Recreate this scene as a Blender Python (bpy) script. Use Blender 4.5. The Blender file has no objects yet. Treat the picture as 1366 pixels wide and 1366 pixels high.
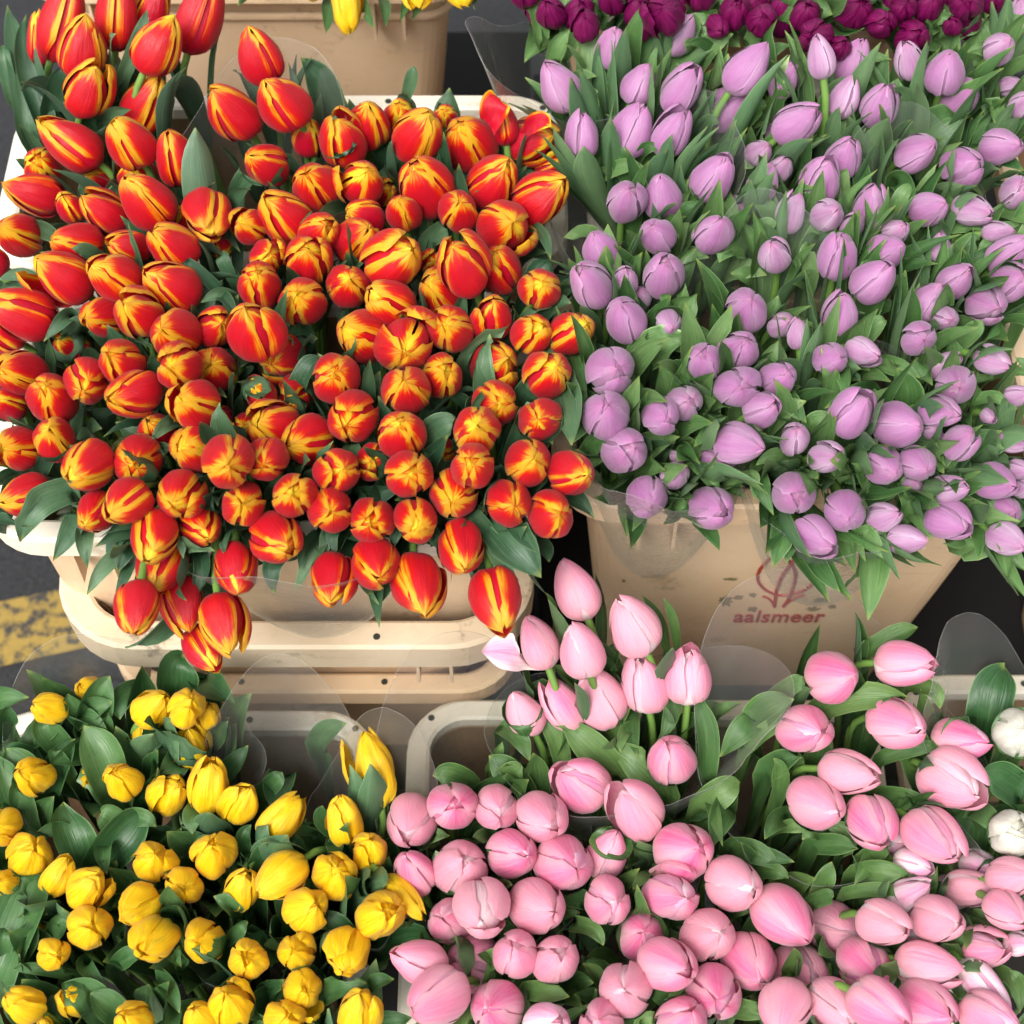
import bpy, math, random
from mathutils import Vector, Matrix, noise
random.seed(11)
C = bpy.context.scene.collection
V = Vector
PI = math.pi
R = math.radians
# ------------------------------------------------------------------ camera maths
PITCH = R(57); FOV = R(34); F = 683 / math.tan(FOV / 2); DIST = 1.31
FW = V((0, math.cos(PITCH), -math.sin(PITCH))); UP = V((0, math.sin(PITCH), math.cos(PITCH))); RT = V((1, 0, 0))
CAM = V((0, 0, 0.75)) - FW * DIST
def ray(px, py): return FW + RT * ((px - 683) / F) - UP * ((py - 683) / F)
def at(px, py, z):
    r = ray(px, py); return CAM + r * ((z - CAM.z) / r.z)
def depth(p): return (p - CAM).dot(FW)
def proj(p):
    q = p - CAM; k = q.dot(FW); return 683 + F * q.dot(RT) / k, 683 - F * q.dot(UP) / k

# ------------------------------------------------------------------ node helpers
def mat(name):
    m = bpy.data.materials.new(name); m.use_nodes = True
    nt = m.node_tree; nt.nodes.clear()
    out = nt.nodes.new('ShaderNodeOutputMaterial')
    return m, nt, out
class N:
    def __init__(s, nt): s.nt = nt
    def new(s, t, **kw):
        n = s.nt.nodes.new(t)
        for k, v in kw.items(): setattr(n, k, v)
        return n
    def link(s, a, b): s.nt.links.new(a, b)
    def setin(s, sock, v):
        if hasattr(v, 'is_linked') or hasattr(v, 'links'): s.link(v, sock)
        else: sock.default_value = v
    def math(s, op, a, b=0.0, c=0.0, clamp=False):
        n = s.new('ShaderNodeMath', operation=op, use_clamp=clamp)
        s.setin(n.inputs[0], a); s.setin(n.inputs[1], b); s.setin(n.inputs[2], c)
        return n.outputs[0]
    def mr(s, v, a, b, c=0.0, d=1.0, smooth=True):
        n = s.new('ShaderNodeMapRange'); n.interpolation_type = 'SMOOTHSTEP' if smooth else 'LINEAR'
        s.setin(n.inputs[0], v)
        for i, q in enumerate((a, b, c, d)): s.setin(n.inputs[1 + i], q)
        return n.outputs[0]
    def mix(s, f, a, b, mode='MIX'):
        n = s.new('ShaderNodeMix', data_type='RGBA', blend_type=mode)
        s.setin(n.inputs[0], f)
        for i, q in ((6, a), (7, b)):
            if isinstance(q, tuple): n.inputs[i].default_value = (q + (1,))[:4]
            else: s.link(q, n.inputs[i])
        return n.outputs[2]
    def uv(s):
        n = s.new('ShaderNodeUVMap'); sp = s.new('ShaderNodeSeparateXYZ'); s.link(n.outputs[0], sp.inputs[0])
        return sp.outputs[0], sp.outputs[1]
    def comb(s, x, y, z):
        n = s.new('ShaderNodeCombineXYZ')
        for i, q in enumerate((x, y, z)): s.setin(n.inputs[i], q)
        return n.outputs[0]
    def noise(s, vec, scale, detail=3, rough=.5):
        n = s.new('ShaderNodeTexNoise'); s.link(vec, n.inputs['Vector'])
        n.inputs['Scale'].default_value = scale; n.inputs['Detail'].default_value = detail; n.inputs['Roughness'].default_value = rough
        return n.outputs[0]
    def obj(s): return s.new('ShaderNodeTexCoord').outputs['Object']
    def ramp(s, f, stops):
        n = s.new('ShaderNodeValToRGB'); s.link(f, n.inputs[0]); e = n.color_ramp.elements
        e[0].position = stops[0][0]; e[0].color = stops[0][1] + (1,)
        e[1].position = stops[-1][0]; e[1].color = stops[-1][1] + (1,)
        for p, c in stops[1:-1]:
            q = e.new(p); q.color = c + (1,)
        return n.outputs[0]

def soft_surface(n, out, col, rough=.45, trans=.2, bump=None, bstr=.2, sheen=0., spec=.5, tcol=None, bdist=.001):
    p = n.new('ShaderNodeBsdfPrincipled')
    n.link(col, p.inputs['Base Color']); p.inputs['Roughness'].default_value = rough
    p.inputs['Specular IOR Level'].default_value = spec
    p.inputs['Sheen Weight'].default_value = sheen; p.inputs['Sheen Roughness'].default_value = .4
    if bump is not None:
        b = n.new('ShaderNodeBump'); b.inputs['Strength'].default_value = bstr; b.inputs['Distance'].default_value = bdist
        n.link(bump, b.inputs['Height']); n.link(b.outputs[0], p.inputs['Normal'])
    t = n.new('ShaderNodeBsdfTranslucent'); n.link(tcol or col, t.inputs[0])
    m = n.new('ShaderNodeMixShader'); m.inputs[0].default_value = trans
    n.link(p.outputs[0], m.inputs[1]); n.link(t.outputs[0], m.inputs[2]); n.link(m.outputs[0], out.inputs[0])

def petal_mat(kind):
    m, nt, out = mat(kind + '_petal'); n = N(nt)
    x, y = n.uv()                                    # x across 0..1, y along 0..1 (tip = 1)
    v = n.math('ABSOLUTE', n.math('MULTIPLY_ADD', x, 2.0, -1.0))
    oi = n.new('ShaderNodeObjectInfo'); gi = n.new('ShaderNodeNewGeometry'); rnd = n.math('ADD', oi.outputs['Random'], n.math('MULTIPLY', gi.outputs['Random Per Island'], 3.7))
    oc = n.new('ShaderNodeSeparateColor'); n.link(oi.outputs['Color'], oc.inputs[0])
    s1, s2, s3 = oc.outputs[0], oc.outputs[1], oc.outputs[2]
    streak = n.noise(n.comb(n.math('MULTIPLY', x, 16.0), n.math('MULTIPLY', y, 1.6), n.math('MULTIPLY', rnd, 40.0)), 1.0, 4, .6)
    fine = n.noise(n.comb(n.math('MULTIPLY', x, 60.0), n.math('MULTIPLY', y, 2.5), n.math('MULTIPLY', rnd, 40.0)), 1.0, 3, .6)
    blot = n.noise(n.comb(n.math('MULTIPLY', x, 3.0), n.math('MULTIPLY', y, 3.0), n.math('MULTIPLY', rnd, 90.0)), 1.0, 3, .5)
    if kind == 'red':
        edge = n.mr(v, .38, .92, 0, 1)
        tip = n.mr(y, .70, .98, 0, 1)
        f = n.math('ADD', n.math('MULTIPLY', edge, n.mr(y, .02, .55, .04, .60)), n.math('MULTIPLY', tip, .62))
        f = n.math('ADD', f, n.math('MULTIPLY_ADD', streak, .95, -.475))
        f = n.math('ADD', f, n.math('MULTIPLY_ADD', blot, .40, -.20))
        f = n.math('ADD', f, n.math('MULTIPLY_ADD', s1, .24, -.12), clamp=True)
        col = n.ramp(f, [(.0, (.54, .004, .026)), (.28, (.66, .006, .012)), (.42, (.80, .05, .004)), (.54, (.90, .30, .006)), (.68, (.95, .66, .03))])
        col = n.mix(n.mr(fine, .35, .75, 0, .16), col, (.52, .002, .012))
        col = n.mix(n.math('MULTIPLY', n.math('SUBTRACT', 1.0, s3), .35), col, (.50, .01, .004))
        trans, sheen, rough = .25, .08, .36
    elif kind == 'lilac':
        col = n.ramp(n.math('MULTIPLY_ADD', streak, .5, n.math('MULTIPLY', v, .45)), [(.14, (.32, .135, .27)), (.42, (.46, .265, .405)), (.8, (.66, .48, .62))])
        col = n.mix(n.mr(y, .0, .28, .55, 0), col, (.72, .60, .55))
        col = n.mix(n.mr(y, .84, 1.0, 0, .5), col, (.56, .17, .34))
        col = n.mix(n.math('MULTIPLY', s1, .45), col, (.55, .24, .50))
        col = n.mix(n.mr(fine, .4, .8, 0, .22), col, (.38, .13, .36))
        col = n.mix(n.mr(v, .86, 1.0, 0, .5), col, (.80, .62, .76)); col = n.mix(n.math('MULTIPLY', n.math('SUBTRACT', 1.0, s3), .45), col, (.40, .12, .34))
        trans, sheen, rough = .22, .25, .42
    elif kind == 'pink':
        f = n.math('MULTIPLY_ADD', streak, .60, n.math('MULTIPLY_ADD', n.math('POWER', v, 1.6), .58, -.03))
        col = n.ramp(f, [(.14, (.66, .10, .32)), (.30, (.78, .27, .49)), (.46, (.83, .47, .64)), (.68, (.88, .72, .78))])
        col = n.mix(n.mr(y, .0, .62, .95, 0), col, (.87, .79, .66))
        col = n.mix(n.mr(y, .86, 1.0, 0, .5), col, (.80, .14, .26))
        col = n.mix(n.math('MULTIPLY', n.math('POWER', s1, 1.5), .85), col, (.88, .70, .72)); col = n.mix(n.mr(v, .82, 1.0, 0, .65), col, (.92, .76, .78)); col = n.mix(n.math('MULTIPLY', n.math('SUBTRACT', 1.0, s3), .5), col, (.80, .10, .24))
        trans, sheen, rough = .25, .2, .38
    elif kind == 'yellow':
        col = n.ramp(streak, [(.25, (.86, .42, .0)), (.5, (.92, .58, .006)), (.75, (.93, .66, .02))])
        col = n.mix(n.mr(y, .0, .35, .55, 0), col, (.55, .58, .03))
        col = n.mix(n.mr(n.math('ADD', blot, n.math('MULTIPLY', s1, .12)), .62, .78, 0, .4), col, (.55, .50, .03))
        trans, sheen, rough = .28, .1, .42
    elif kind == 'magenta':
        col = n.ramp(streak, [(.25, (.08, .001, .03)), (.55, (.20, .004, .085)), (.8, (.38, .02, .18))])
        trans, sheen, rough = .2, .0, .4
    else:
        col = n.ramp(streak, [(.25, (.74, .72, .58)), (.7, (.84, .82, .74))])
        col = n.mix(n.mr(y, .0, .35, .6, 0), col, (.62, .66, .42))
        trans, sheen, rough = .2, .1, .45
    b = n.math('ADD', n.math('MULTIPLY', fine, .8), n.math('ADD', streak, blot))
    soft_surface(n, out, col, rough, trans, b, .65, sheen, .45, bdist=.0012)
    return m

def leaf_mat(name, c_dark, c_mid, c_light):
    m, nt, out = mat(name); n = N(nt)
    x, y = n.uv(); v = n.math('ABSOLUTE', n.math('MULTIPLY_ADD', x, 2.0, -1.0))
    oi = n.new('ShaderNodeObjectInfo'); rnd = oi.outputs['Random']
    st = n.noise(n.comb(n.math('MULTIPLY', x, 34.0), n.math('MULTIPLY', y, 2.0), n.math('MULTIPLY', rnd, 50.0)), 1.0, 3, .6)
    bl = n.noise(n.comb(n.math('MULTIPLY', x, 3.0), n.math('MULTIPLY', y, 6.0), n.math('MULTIPLY', rnd, 90.0)), 1.0, 4, .6)
    f = n.math('ADD', n.math('MULTIPLY', st, .35), n.math('MULTIPLY', bl, .45))
    f = n.math('ADD', f, n.math('MULTIPLY_ADD', rnd, .5, -.2), clamp=True)
    col = n.ramp(f, [(.12, c_dark), (.45, c_mid), (.85, c_light)])
    col = n.mix(n.mr(v, .90, 1.0, 0, .55), col, tuple(min(1, q * 1.5 + .03) for q in c_light))
    col = n.mix(n.mr(y, .93, 1.0, 0, .5), col, (.36, .44, .10))
    geo = n.new('ShaderNodeNewGeometry')
    col = n.mix(n.math('MULTIPLY', geo.outputs['Backfacing'], .35), col, (.14, .24, .16))
    col = n.mix(n.mr(st, .50, .75, 0, .16), col, (.30, .42, .27)); soft_surface(n, out, col, .36, .22, st, .5, .0, .5, bdist=.0015)
    return m

def plastic(name, c1, c2, stain, rough=.45):
    m, nt, out = mat(name); n = N(nt)
    o = n.obj()
    a = n.noise(o, 6, 5, .6); b = n.noise(o, 40, 5, .7); c = n.noise(o, 14, 6, .75)
    col = n.mix(n.mr(a, .3, .7), c1, c2)
    col = n.mix(n.mr(b, .5, .8, 0, .3), col, tuple(q * .7 for q in c1))
    mp = n.new('ShaderNodeMapping'); mp.inputs['Scale'].default_value = (9, 9, 120); mp.inputs['Rotation'].default_value = (.1, .35, .2); n.link(o, mp.inputs['Vector'])
    scr = n.noise(mp.outputs[0], 1.0, 3, .7); col = n.mix(n.mr(scr, .62, .72, 0, .4), col, tuple(q * .62 for q in c2))
    col = n.mix(n.mr(c, .56, .68, 0, .75), col, stain)
    p = n.new('ShaderNodeBsdfPrincipled'); n.link(col, p.inputs['Base Color'])
    n.link(n.mr(b, .3, .8, rough - .08, rough + .2), p.inputs['Roughness'])
    bp = n.new('ShaderNodeBump'); bp.inputs['Strength'].default_value = .25; bp.inputs['Distance'].default_value = .0015
    n.link(c, bp.inputs['Height']); n.link(bp.outputs[0], p.inputs['Normal'])
    n.link(p.outputs[0], out.inputs[0])
    return m

def simple(name, col, rough=.5, bumpscale=None):
    m, nt, out = mat(name); n = N(nt)
    p = n.new('ShaderNodeBsdfPrincipled'); p.inputs['Roughness'].default_value = rough
    a = n.noise(n.obj(), bumpscale or 30, 4, .6)
    n.link(n.mix(n.mr(a, .3, .7), tuple(q * .8 for q in col), col), p.inputs['Base Color'])
    n.link(p.outputs[0], out.inputs[0]); return m

M = {k: petal_mat(k) for k in ('red', 'lilac', 'pink', 'yellow', 'magenta', 'white')}
M['leaf_red'] = leaf_mat('blue_green_leaf', (.018, .06, .028), (.05, .12, .055), (.13, .23, .11))
M['leaf_lilac'] = leaf_mat('bright_leaf', (.03, .095, .025), (.09, .20, .055), (.25, .39, .15))
M['leaf_pink'] = leaf_mat('mid_leaf', (.025, .08, .022), (.07, .155, .04), (.17, .28, .08))
M['leaf_yellow'] = leaf_mat('broad_leaf', (.018, .07, .022), (.05, .135, .04), (.13, .24, .08))
M['leaf_white'] = M['leaf_yellow']; M['leaf_magenta'] = M['leaf_lilac']
M['stem'] = simple('stem_green', (.16, .30, .06), .45)
M['body'] = plastic('crate_body', (.70, .49, .295), (.76, .56, .37), (.42, .28, .15))
M['rim'] = plastic('crate_rim', (.76, .68, .55), (.80, .74, .62), (.52, .42, .28))
M['oldrim'] = plastic('mouldy_rim', (.62, .48, .32), (.74, .62, .46), (.10, .075, .04))
M['inner_shade'] = plastic('inner_shade_brown', (.20, .115, .06), (.27, .165, .09), (.09, .05, .025))  # inner walls coloured dark brown to paint in the shade inside the crates
M['water'] = simple('dark_water', (.02, .016, .010), .12)  # crate water, kept near-black to deepen the shade seen from above
M['hole'] = simple('hole_dark', (.03, .025, .02), .8)
M['ink'] = simple('red_ink', (.36, .035, .025), .55, 200)
M['smudge'] = simple('brown_label_rest', (.26, .20, .10), .7, 120)

def film_mat(name, tint, base):
    m, nt, out = mat(name); n = N(nt)
    t = n.new('ShaderNodeBsdfTransparent'); t.inputs[0].default_value = tint + (1,)
    g = n.new('ShaderNodeBsdfGlossy'); g.inputs['Roughness'].default_value = .12 if base < .05 else .5; g.inputs[0].default_value = (.9, .92, .9, 1)
    lw = n.new('ShaderNodeLayerWeight'); lw.inputs[0].default_value = .35
    ns = n.noise(n.obj(), 22, 4, .6)
    b = n.new('ShaderNodeBump'); b.inputs['Strength'].default_value = .5; b.inputs['Distance'].default_value = .005
    n.link(ns, b.inputs['Height']); n.link(b.outputs[0], g.inputs['Normal']); n.link(b.outputs[0], lw.inputs['Normal'])
    f = n.math('MULTIPLY_ADD', lw.outputs['Facing'], .34, base, clamp=True)
    mx = n.new('ShaderNodeMixShader'); n.link(f, mx.inputs[0]); n.link(t.outputs[0], mx.inputs[1]); n.link(g.outputs[0], mx.inputs[2])
    n.link(mx.outputs[0], out.inputs[0]); return m
M['film'] = film_mat('clear_film', (.96, .97, .96), .055)
M['filmedge'] = film_mat('film_edge', (.95, .96, .95), .06)

# ------------------------------------------------------------------ object helpers
def mk(name, verts, faces, m, parent=None, uvs=None, smooth=True):
    me = bpy.data.meshes.new(name); me.from_pydata([tuple(v) for v in verts], [], faces); me.update()
    if uvs is not None:
        l = me.uv_layers.new(name='UVMap'); fl = []
        for p in me.polygons:
            for vi in p.vertices: fl.extend(uvs[vi])
        l.data.foreach_set('uv', fl)
    if smooth: me.polygons.foreach_set('use_smooth', [True] * len(me.polygons))
    if m: me.materials.append(m)
    return link(name, me, parent)
def link(name, me, parent=None):
    o = bpy.data.objects.new(name, me); C.objects.link(o)
    if parent: o.parent = parent
    return o
def empty(name, loc):
    o = bpy.data.objects.new(name, None); C.objects.link(o); o.location = loc; o.empty_display_size = .02; return o
def tag(o, label=None, cat=None, group=None, kind=None):
    for k, v in (('label', label), ('category', cat), ('group', group), ('kind', kind)):
        if v: o[k] = v
    return o
def tube(path, rad, sides=7, closed=False):
    vs, fs = [], []; n = len(path)
    for i, p in enumerate(path):
        a = path[(i - 1) % n] if (closed or i > 0) else path[0]; b = path[(i + 1) % n] if (closed or i < n - 1) else path[-1]
        t = (b - a).normalized(); q = V((1, 0, 0)) if abs(t.x) < .8 else V((0, 1, 0))
        s = t.cross(q).normalized(); w = t.cross(s)
        r = rad(i / (n - 1)) if callable(rad) else rad
        for k in range(sides):
            an = 2 * PI * k / sides; vs.append(p + (s * math.cos(an) + w * math.sin(an)) * r)
    m = n if closed else n - 1
    for i in range(m):
        for k in range(sides):
            a = i * sides + k; b = i * sides + (k + 1) % sides; j = ((i + 1) % n) * sides
            fs.append((a, b, j + (k + 1) % sides, j + k))
    return vs, fs
def bez(P, t):
    a, b, c, d = P; s = 1 - t
    return a * s ** 3 + b * (3 * s * s * t) + c * (3 * s * t * t) + d * t ** 3

# ------------------------------------------------------------------ petals
PROF = [(0, .10), (.03, .42), (.09, .70), (.18, .89), (.28, .98), (.38, 1.0), (.50, .965), (.62, .865), (.74, .71), (.84, .54), (.92, .36), (.97, .19), (1.0, .03)]
def prof(z):
    for (a, ra), (b, rb) in zip(PROF, PROF[1:]):
        if z <= b:
            t = (z - a) / (b - a); return ra + (rb - ra) * t
    return PROF[-1][1]
def sprof(z): return sum(prof(min(1, max(0, z + d))) for d in (-.03, -.015, 0, .015, .03)) / 5
NU, NV = 15, 11
def petal_verts(rng, ang, inner, ruffle, opening, peel=0.0, slim=1.0):
    """one petal in a unit frame: bloom radius .5, length 1.5, axis +Z; returns verts, faces, uvs"""
    vs, uv, fs = [], [], []
    half = rng.uniform(.90, 1.06) * (1.15 if inner else 1.0) * slim; spiral = rng.uniform(-.03, .05); side = rng.choice((0, 1, 1.6)); tipx = rng.uniform(-.16, .16)
    top = rng.uniform(.91, 1.03) - (.06 if inner else 0)
    ph = rng.uniform(0, 10); tw = rng.uniform(-.10, .10); off = rng.uniform(-.02, .025) * (0 if inner else 1)
    curl = rng.uniform(-.20, .26) + opening
    for i in range(NU):
        u = i / (NU - 1); uu = u ** 1.15 if u < .5 else u
        r0 = .5 * sprof(uu)
        ws = (math.sin(PI * min(1, (.10 + .90 * u) ** .95 * .93)) ** .62)          # outline, pointed to the tip
        u8 = .80 if not inner else .86
        if u > u8: ws *= max(.08, 1 - ((u - u8) / (1 - u8)) ** 1.8 * .92)
        a = half * min(1.0, .55 + 1.3 * u) * (1.0 if u < .60 else 1.0)
        wid = half * .5 * ws * 1.06                                   # half width in length units
        a = min(a * (1 + .6 * max(0, u - .8) / .2), wid / max(r0, .07))
        for j in range(NV):
            v = -1 + 2 * j / (NV - 1)
            th = ang + v * a + tw * u + tipx * u ** 3
            bulge = (1.06 - .10 * v * v + .05 * max(0, v) ** 6 * side) if not inner else (.90 - .05 * v * v)
            bulge += spiral * v
            crease = .030 * math.exp(-(v * 5) ** 2) * math.sin(PI * u)
            nz = noise.noise(V((ph + v * 1.3, u * 2.6, ang))) * .05 + ruffle * noise.noise(V((ph + v * 1.5, u * 2.6, ang + 5))) * .085 * (.3 + u) * (.5 if inner else 1)
            r = r0 * (bulge + nz) - crease * .5 + off * u
            if not inner: r += curl * .11 * max(0, u - .6) / .4 + opening * .14 * u * u
            else: r *= 1 - .9 * max(0, (u - .9) / .1) ** 2
            r = max(r, .004)
            z = 1.5 * uu * top + ruffle * .04 * noise.noise(V((ph, v * 3, u * 3)))
            z -= .05 * v * v * u
            p = V((r * math.cos(th), r * math.sin(th), z))
            if peel:
                ax = V((-math.sin(ang), math.cos(ang), 0)); an = peel * min(1, u * 1.6)
                p = Matrix.Rotation(an, 3, ax) @ p
            vs.append(p); uv.append((j / (NV - 1), u))
    for i in range(NU - 1):
        for j in range(NV - 1):
            k = i * NV + j; fs.append((k, k + 1, k + NV + 1, k + NV))
    return vs, fs, uv
def make_bloom_variant(kind, k):
    rng = random.Random(kind + str(k)); out = []
    ruf = {'red': .95, 'lilac': .85, 'pink': .6, 'yellow': 2.8, 'magenta': 2.2, 'white': 2.4}[kind]
    base_open = {'red': .0, 'lilac': -.03, 'pink': .0, 'yellow': .14, 'magenta': .1, 'white': .1}[kind]
    a0 = rng.uniform(0, 2 * PI)
    for q in range(3):
        for inner in (True, False):
            ang = a0 + q * 2 * PI / 3 + (PI / 3 if inner else 0) + rng.uniform(-.10, .10)
            peel = 0
            if k >= 12 and q == 0 and not inner: peel = rng.uniform(.22, .38)
            elif k in (2, 5, 9, 11) and q == 1 and not inner: peel = rng.uniform(.08, .15)
            op = base_open + (rng.uniform(.05, .40) if (k % 3 == 0 and not inner) else rng.uniform(-.05, .06))
            vs, fs, uv = petal_verts(rng, ang, inner, ruf, op, peel)
            out.append((vs, fs, uv))
    return out
VAR = {}
def bloom_meshes(kind, k):
    if (kind, k) not in VAR:
        l = []
        for vs, fs, uv in make_bloom_variant(kind, k):
            o = mk('petal', vs, fs, M[kind], None, uv); l.append(o.data); bpy.data.objects.remove(o)
        VAR[(kind, k)] = l
    return VAR[(kind, k)]
# single loose petal variant (a petal fallen open beside its bloom)

# ------------------------------------------------------------------ leaves
def slide(vs):
    c = sum(vs, V((0, 0, 0))) / len(vs); rad = max((q - c).length for q in vs)
    near = [b for b in B if (b['p'] - c).length < rad + b['len'] * .55]
    out = []
    for q in vs:
        q = q.copy()
        for b in near:
            r_ = q - b['p']; hh = b['len'] * .5; h = r_.dot(b['ax']) / hh
            if abs(h) >= 1: continue
            rad_ = r_ - b['ax'] * (h * hh); l = rad_.length; need = b['w'] * .53 * (1 - abs(h) ** 2.4) ** .5
            if l < need: q += rad_ * ((need + .0008 - l) / max(l, 1e-4)) if l > 1e-4 else b['ax'] * .001
        out.append(q)
    return out
def leaf(path, width, nrm, fold, parent, m, peak=.55, tipw=.0, wav=.3, label=None, NS=16, NC=7, vary=None):
    """ribbon leaf along path(t) with cross fold; nrm(t) = face normal"""
    vs, uv, fs = [], [], []; ph = random.uniform(0, 50)
    pts = [path(i / NS) for i in range(NS + 1)]
    for i, p in enumerate(pts):
        t = i / NS
        tg = (pts[min(NS, i + 1)] - pts[max(0, i - 1)]).normalized()
        n_ = nrm(t); s = tg.cross(n_)
        if s.length < 1e-4: s = tg.cross(V((1, .3, 0)))
        s.normalize(); n_ = s.cross(tg).normalized()
        if t < peak: w = .35 + .65 * math.sin(PI / 2 * t / peak)
        else: w = max(.015, math.cos(PI / 2 * ((t - peak) / (1 - peak)) ** 1.25))
        w *= width * .5
        for j in range(NC):
            v = -1 + 2 * j / (NC - 1)
            f = fold * (1 - .5 * t)
            wave = wav * noise.noise(V((ph + t * 4, v * .8, ph))) * width * .25 * abs(v)
            lift = w * (abs(v) ** 1.5) * math.sin(f)
            vs.append(p + s * (v * w * math.cos(f * abs(v))) + n_ * (lift + wave)); uv.append((j / (NC - 1), t))
    for i in range(NS):
        for j in range(NC - 1):
            k = i * NC + j; fs.append((k, k + 1, k + NC + 1, k + NC))
    off = parent.location if parent else V((0, 0, 0)); vs = slide(vs)
    o = mk('leaf', [q - off for q in vs], fs, m, parent, uv)
    return o

# ------------------------------------------------------------------ data read off the photograph, tile by tile
# tile = (x0, y0, size); each bloom = centre x,y, tip x,y, width in tile units (size/136.6)
T = []
def tile(x0, y0, size, kind, rows):
    k = size / 136.6
    for r in rows.split(';'):
        q = [float(a) for a in r.split(',')]
        if len(q) < 5: continue
        T.append([kind, x0 + q[0] * k, y0 + q[1] * k, x0 + q[2] * k, y0 + q[3] * k, q[4] * k, q[5] if len(q) > 5 else 0])
tile(0, 0, 300, 'red', '24,22,23,3,15;38,10,46,-18,24;50,27,52,7,29;71,6,72,-18,25,1;92,3,98,-18,22,2;97,26,107,8,28;122,8,130,-16,26;54,53,59,38,27;89,62,97,47,28,2;42,86,24,73,27;78,85,69,72,27;107,95,102,80,26;20,117,2,111,24;25,101,22,96,22,2;60,109,52,107,18,4;83,106,80,100,24,2;88,121,76,107,30;42,125,38,119,17,1;62,128,50,119,24,1')
tile(250, 0, 300, 'red', '43,32,37,15,27;26,67,14,54,29;57,61,46,48,29;73,82,73,72,19,1;94,84,90,71,27;110,74,110,62,26,1;129,70,128,63,20,3;46,99,36,94,25;77,112,72,105,28;106,110,109,103,26,8;120,117,124,114,16,3')
tile(500, 0, 300, 'red', '27,81,34,69,29;57,86,51,75,31,2;97,85,111,82,26,3;78,75,76,62,17,1;107,101,113,98,16,3;73,109,81,97,29;102,119,116,109,29;30,112,23,99,32;51,127,52,122,24;17,128,15,121,21;43,70,42,67,14,3')
tile(0, 250, 300, 'red', '10,28,0,24,26;-4,44,-8,36,16;46,34,31,31,24;36,53,20,42,31,9;12,76,-8,68,30;2,89,-8,84,20,2;77,36,65,33,20;68,54,55,47,27;104,35,93,26,26;103,60,88,51,28;61,79,51,80,24,1;83,76,76,70,28;105,89,97,86,30;73,106,66,102,27;52,119,51,124,26;11,112,-1,110,27;31,127,27,120,29;80,126,66,129,28;108,109,103,108,26;129,110,129,107,28;117,131,108,128,28;4,131,-4,128,20,2;131,85,135,82,22,1;109,20,112,14,18,2;49,20,47,18,10,1;135,36,134,42,14,3;42,96,34,92,20,5')
tile(250, 250, 300, 'red', '13,18,15,30,27;37,23,32,20,21;58,17,47,6,29;81,27,85,22,24;104,31,111,24,27;107,17,97,14,20,1;73,43,73,35,27;49,42,51,40,21,1;44,58,42,52,26;69,69,66,65,28;98,59,99,55,26;121,69,109,61,27;105,89,95,85,29;40,86,35,73,32;18,84,19,80,20,1;56,104,50,108,27,1;20,110,18,105,30;90,115,89,112,29;65,127,61,133,22;44,125,41,121,19,1')
tile(500, 250, 300, 'red', '13,43,24,36,33;53,46,46,33,31;76,48,73,39,25;101,61,102,58,24;80,23,85,21,32,8;50,18,53,12,24;40,63,32,57,27,1;36,46,36,44,16,3;45,86,43,83,27;72,78,72,68,23,9;97,88,103,83,23;121,88,129,83,25;18,96,19,100,34,8;74,108,81,104,29,3;106,113,111,108,27;41,114,43,110,25,1;19,122,18,117,29;74,131,77,131,27')
tile(0, 500, 300, 'red', '4,23,-4,17,20,1;32,38,29,32,25;9,45,1,45,27;95,35,90,28,23,1;117,44,109,43,29;83,52,81,55,30;52,56,41,64,28;14,74,-2,78,25,1;109,74,105,80,28;76,78,66,86,26;57,85,51,92,24,1;93,100,89,113,27;122,92,127,100,25,1;97,118,90,134,29,1;132,27,130,25,18,2')
tile(250, 500, 300, 'red', '25,53,26,56,32;51,31,40,28,29;35,31,33,31,16,2;22,29,20,27,17,3;72,40,61,43,29;48,52,45,55,25,1;100,27,96,31,29;113,52,111,53,21,2;92,58,95,57,26;65,73,64,71,26;34,78,34,78,26;87,82,88,83,27;112,89,111,90,27;55,100,62,106,30;30,120,31,134,27;88,126,87,140,27;115,116,117,125,29')
tile(500, 500, 300, 'red', '16,35,15,28,28;21,60,23,59,28;62,33,62,30,29;59,55,58,53,26;40,48,40,51,17,4;48,73,47,77,29;94,53,98,52,28;100,27,99,27,26;82,78,85,80,28;121,60,130,61,27;108,85,113,85,28;25,89,26,93,26;53,107,55,119,29;27,130,30,147,33;74,138,78,156,31')
tile(0, 750, 400, 'red', '62,22,60,34,20;83,20,85,34,19,1;102,29,105,43,21;93,40,98,49,17,2')
tile(0, 880, 280, 'yellow', '31,31,21,28,20;58,19,52,18,16,2;100,31,108,23,24;122,30,125,26,24;136,36,136,30,15;95,50,94,43,20,1;124,55,122,44,26;20,75,13,72,24;59,76,56,79,16,3;79,78,74,72,24;110,87,116,80,24,1;2,108,-3,108,22;19,126,22,120,28')
tile(250, 940, 300, 'yellow', '13,48,14,33,26;32,59,38,50,22;58,68,69,54,23;112,37,106,13,26,8;95,69,92,55,23;111,87,111,82,22;16,90,15,85,26;33,112,36,102,20;56,105,42,116,26;90,103,91,98,28;73,124,79,121,27;132,117,145,131,15;118,127,124,124,28')
tile(0, 1086, 280, 'yellow', '3,45,-2,44,16;38,40,45,29,20;58,47,65,41,26;100,30,101,26,26;120,47,120,49,24;89,61,79,68,26;22,70,24,60,16,3;58,73,60,72,28;100,82,93,89,28;35,91,38,92,20;15,123,4,117,22;48,121,43,117,22,1;86,134,80,130,24;29,136,27,130,10')
tile(250, 1086, 280, 'yellow', '10,83,6,83,27;39,94,38,93,25;71,89,69,88,24;104,91,102,102,27;76,115,78,117,26,8;28,123,25,116,29;8,133,4,126,22;64,134,66,132,26;112,128,113,116,27')
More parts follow.
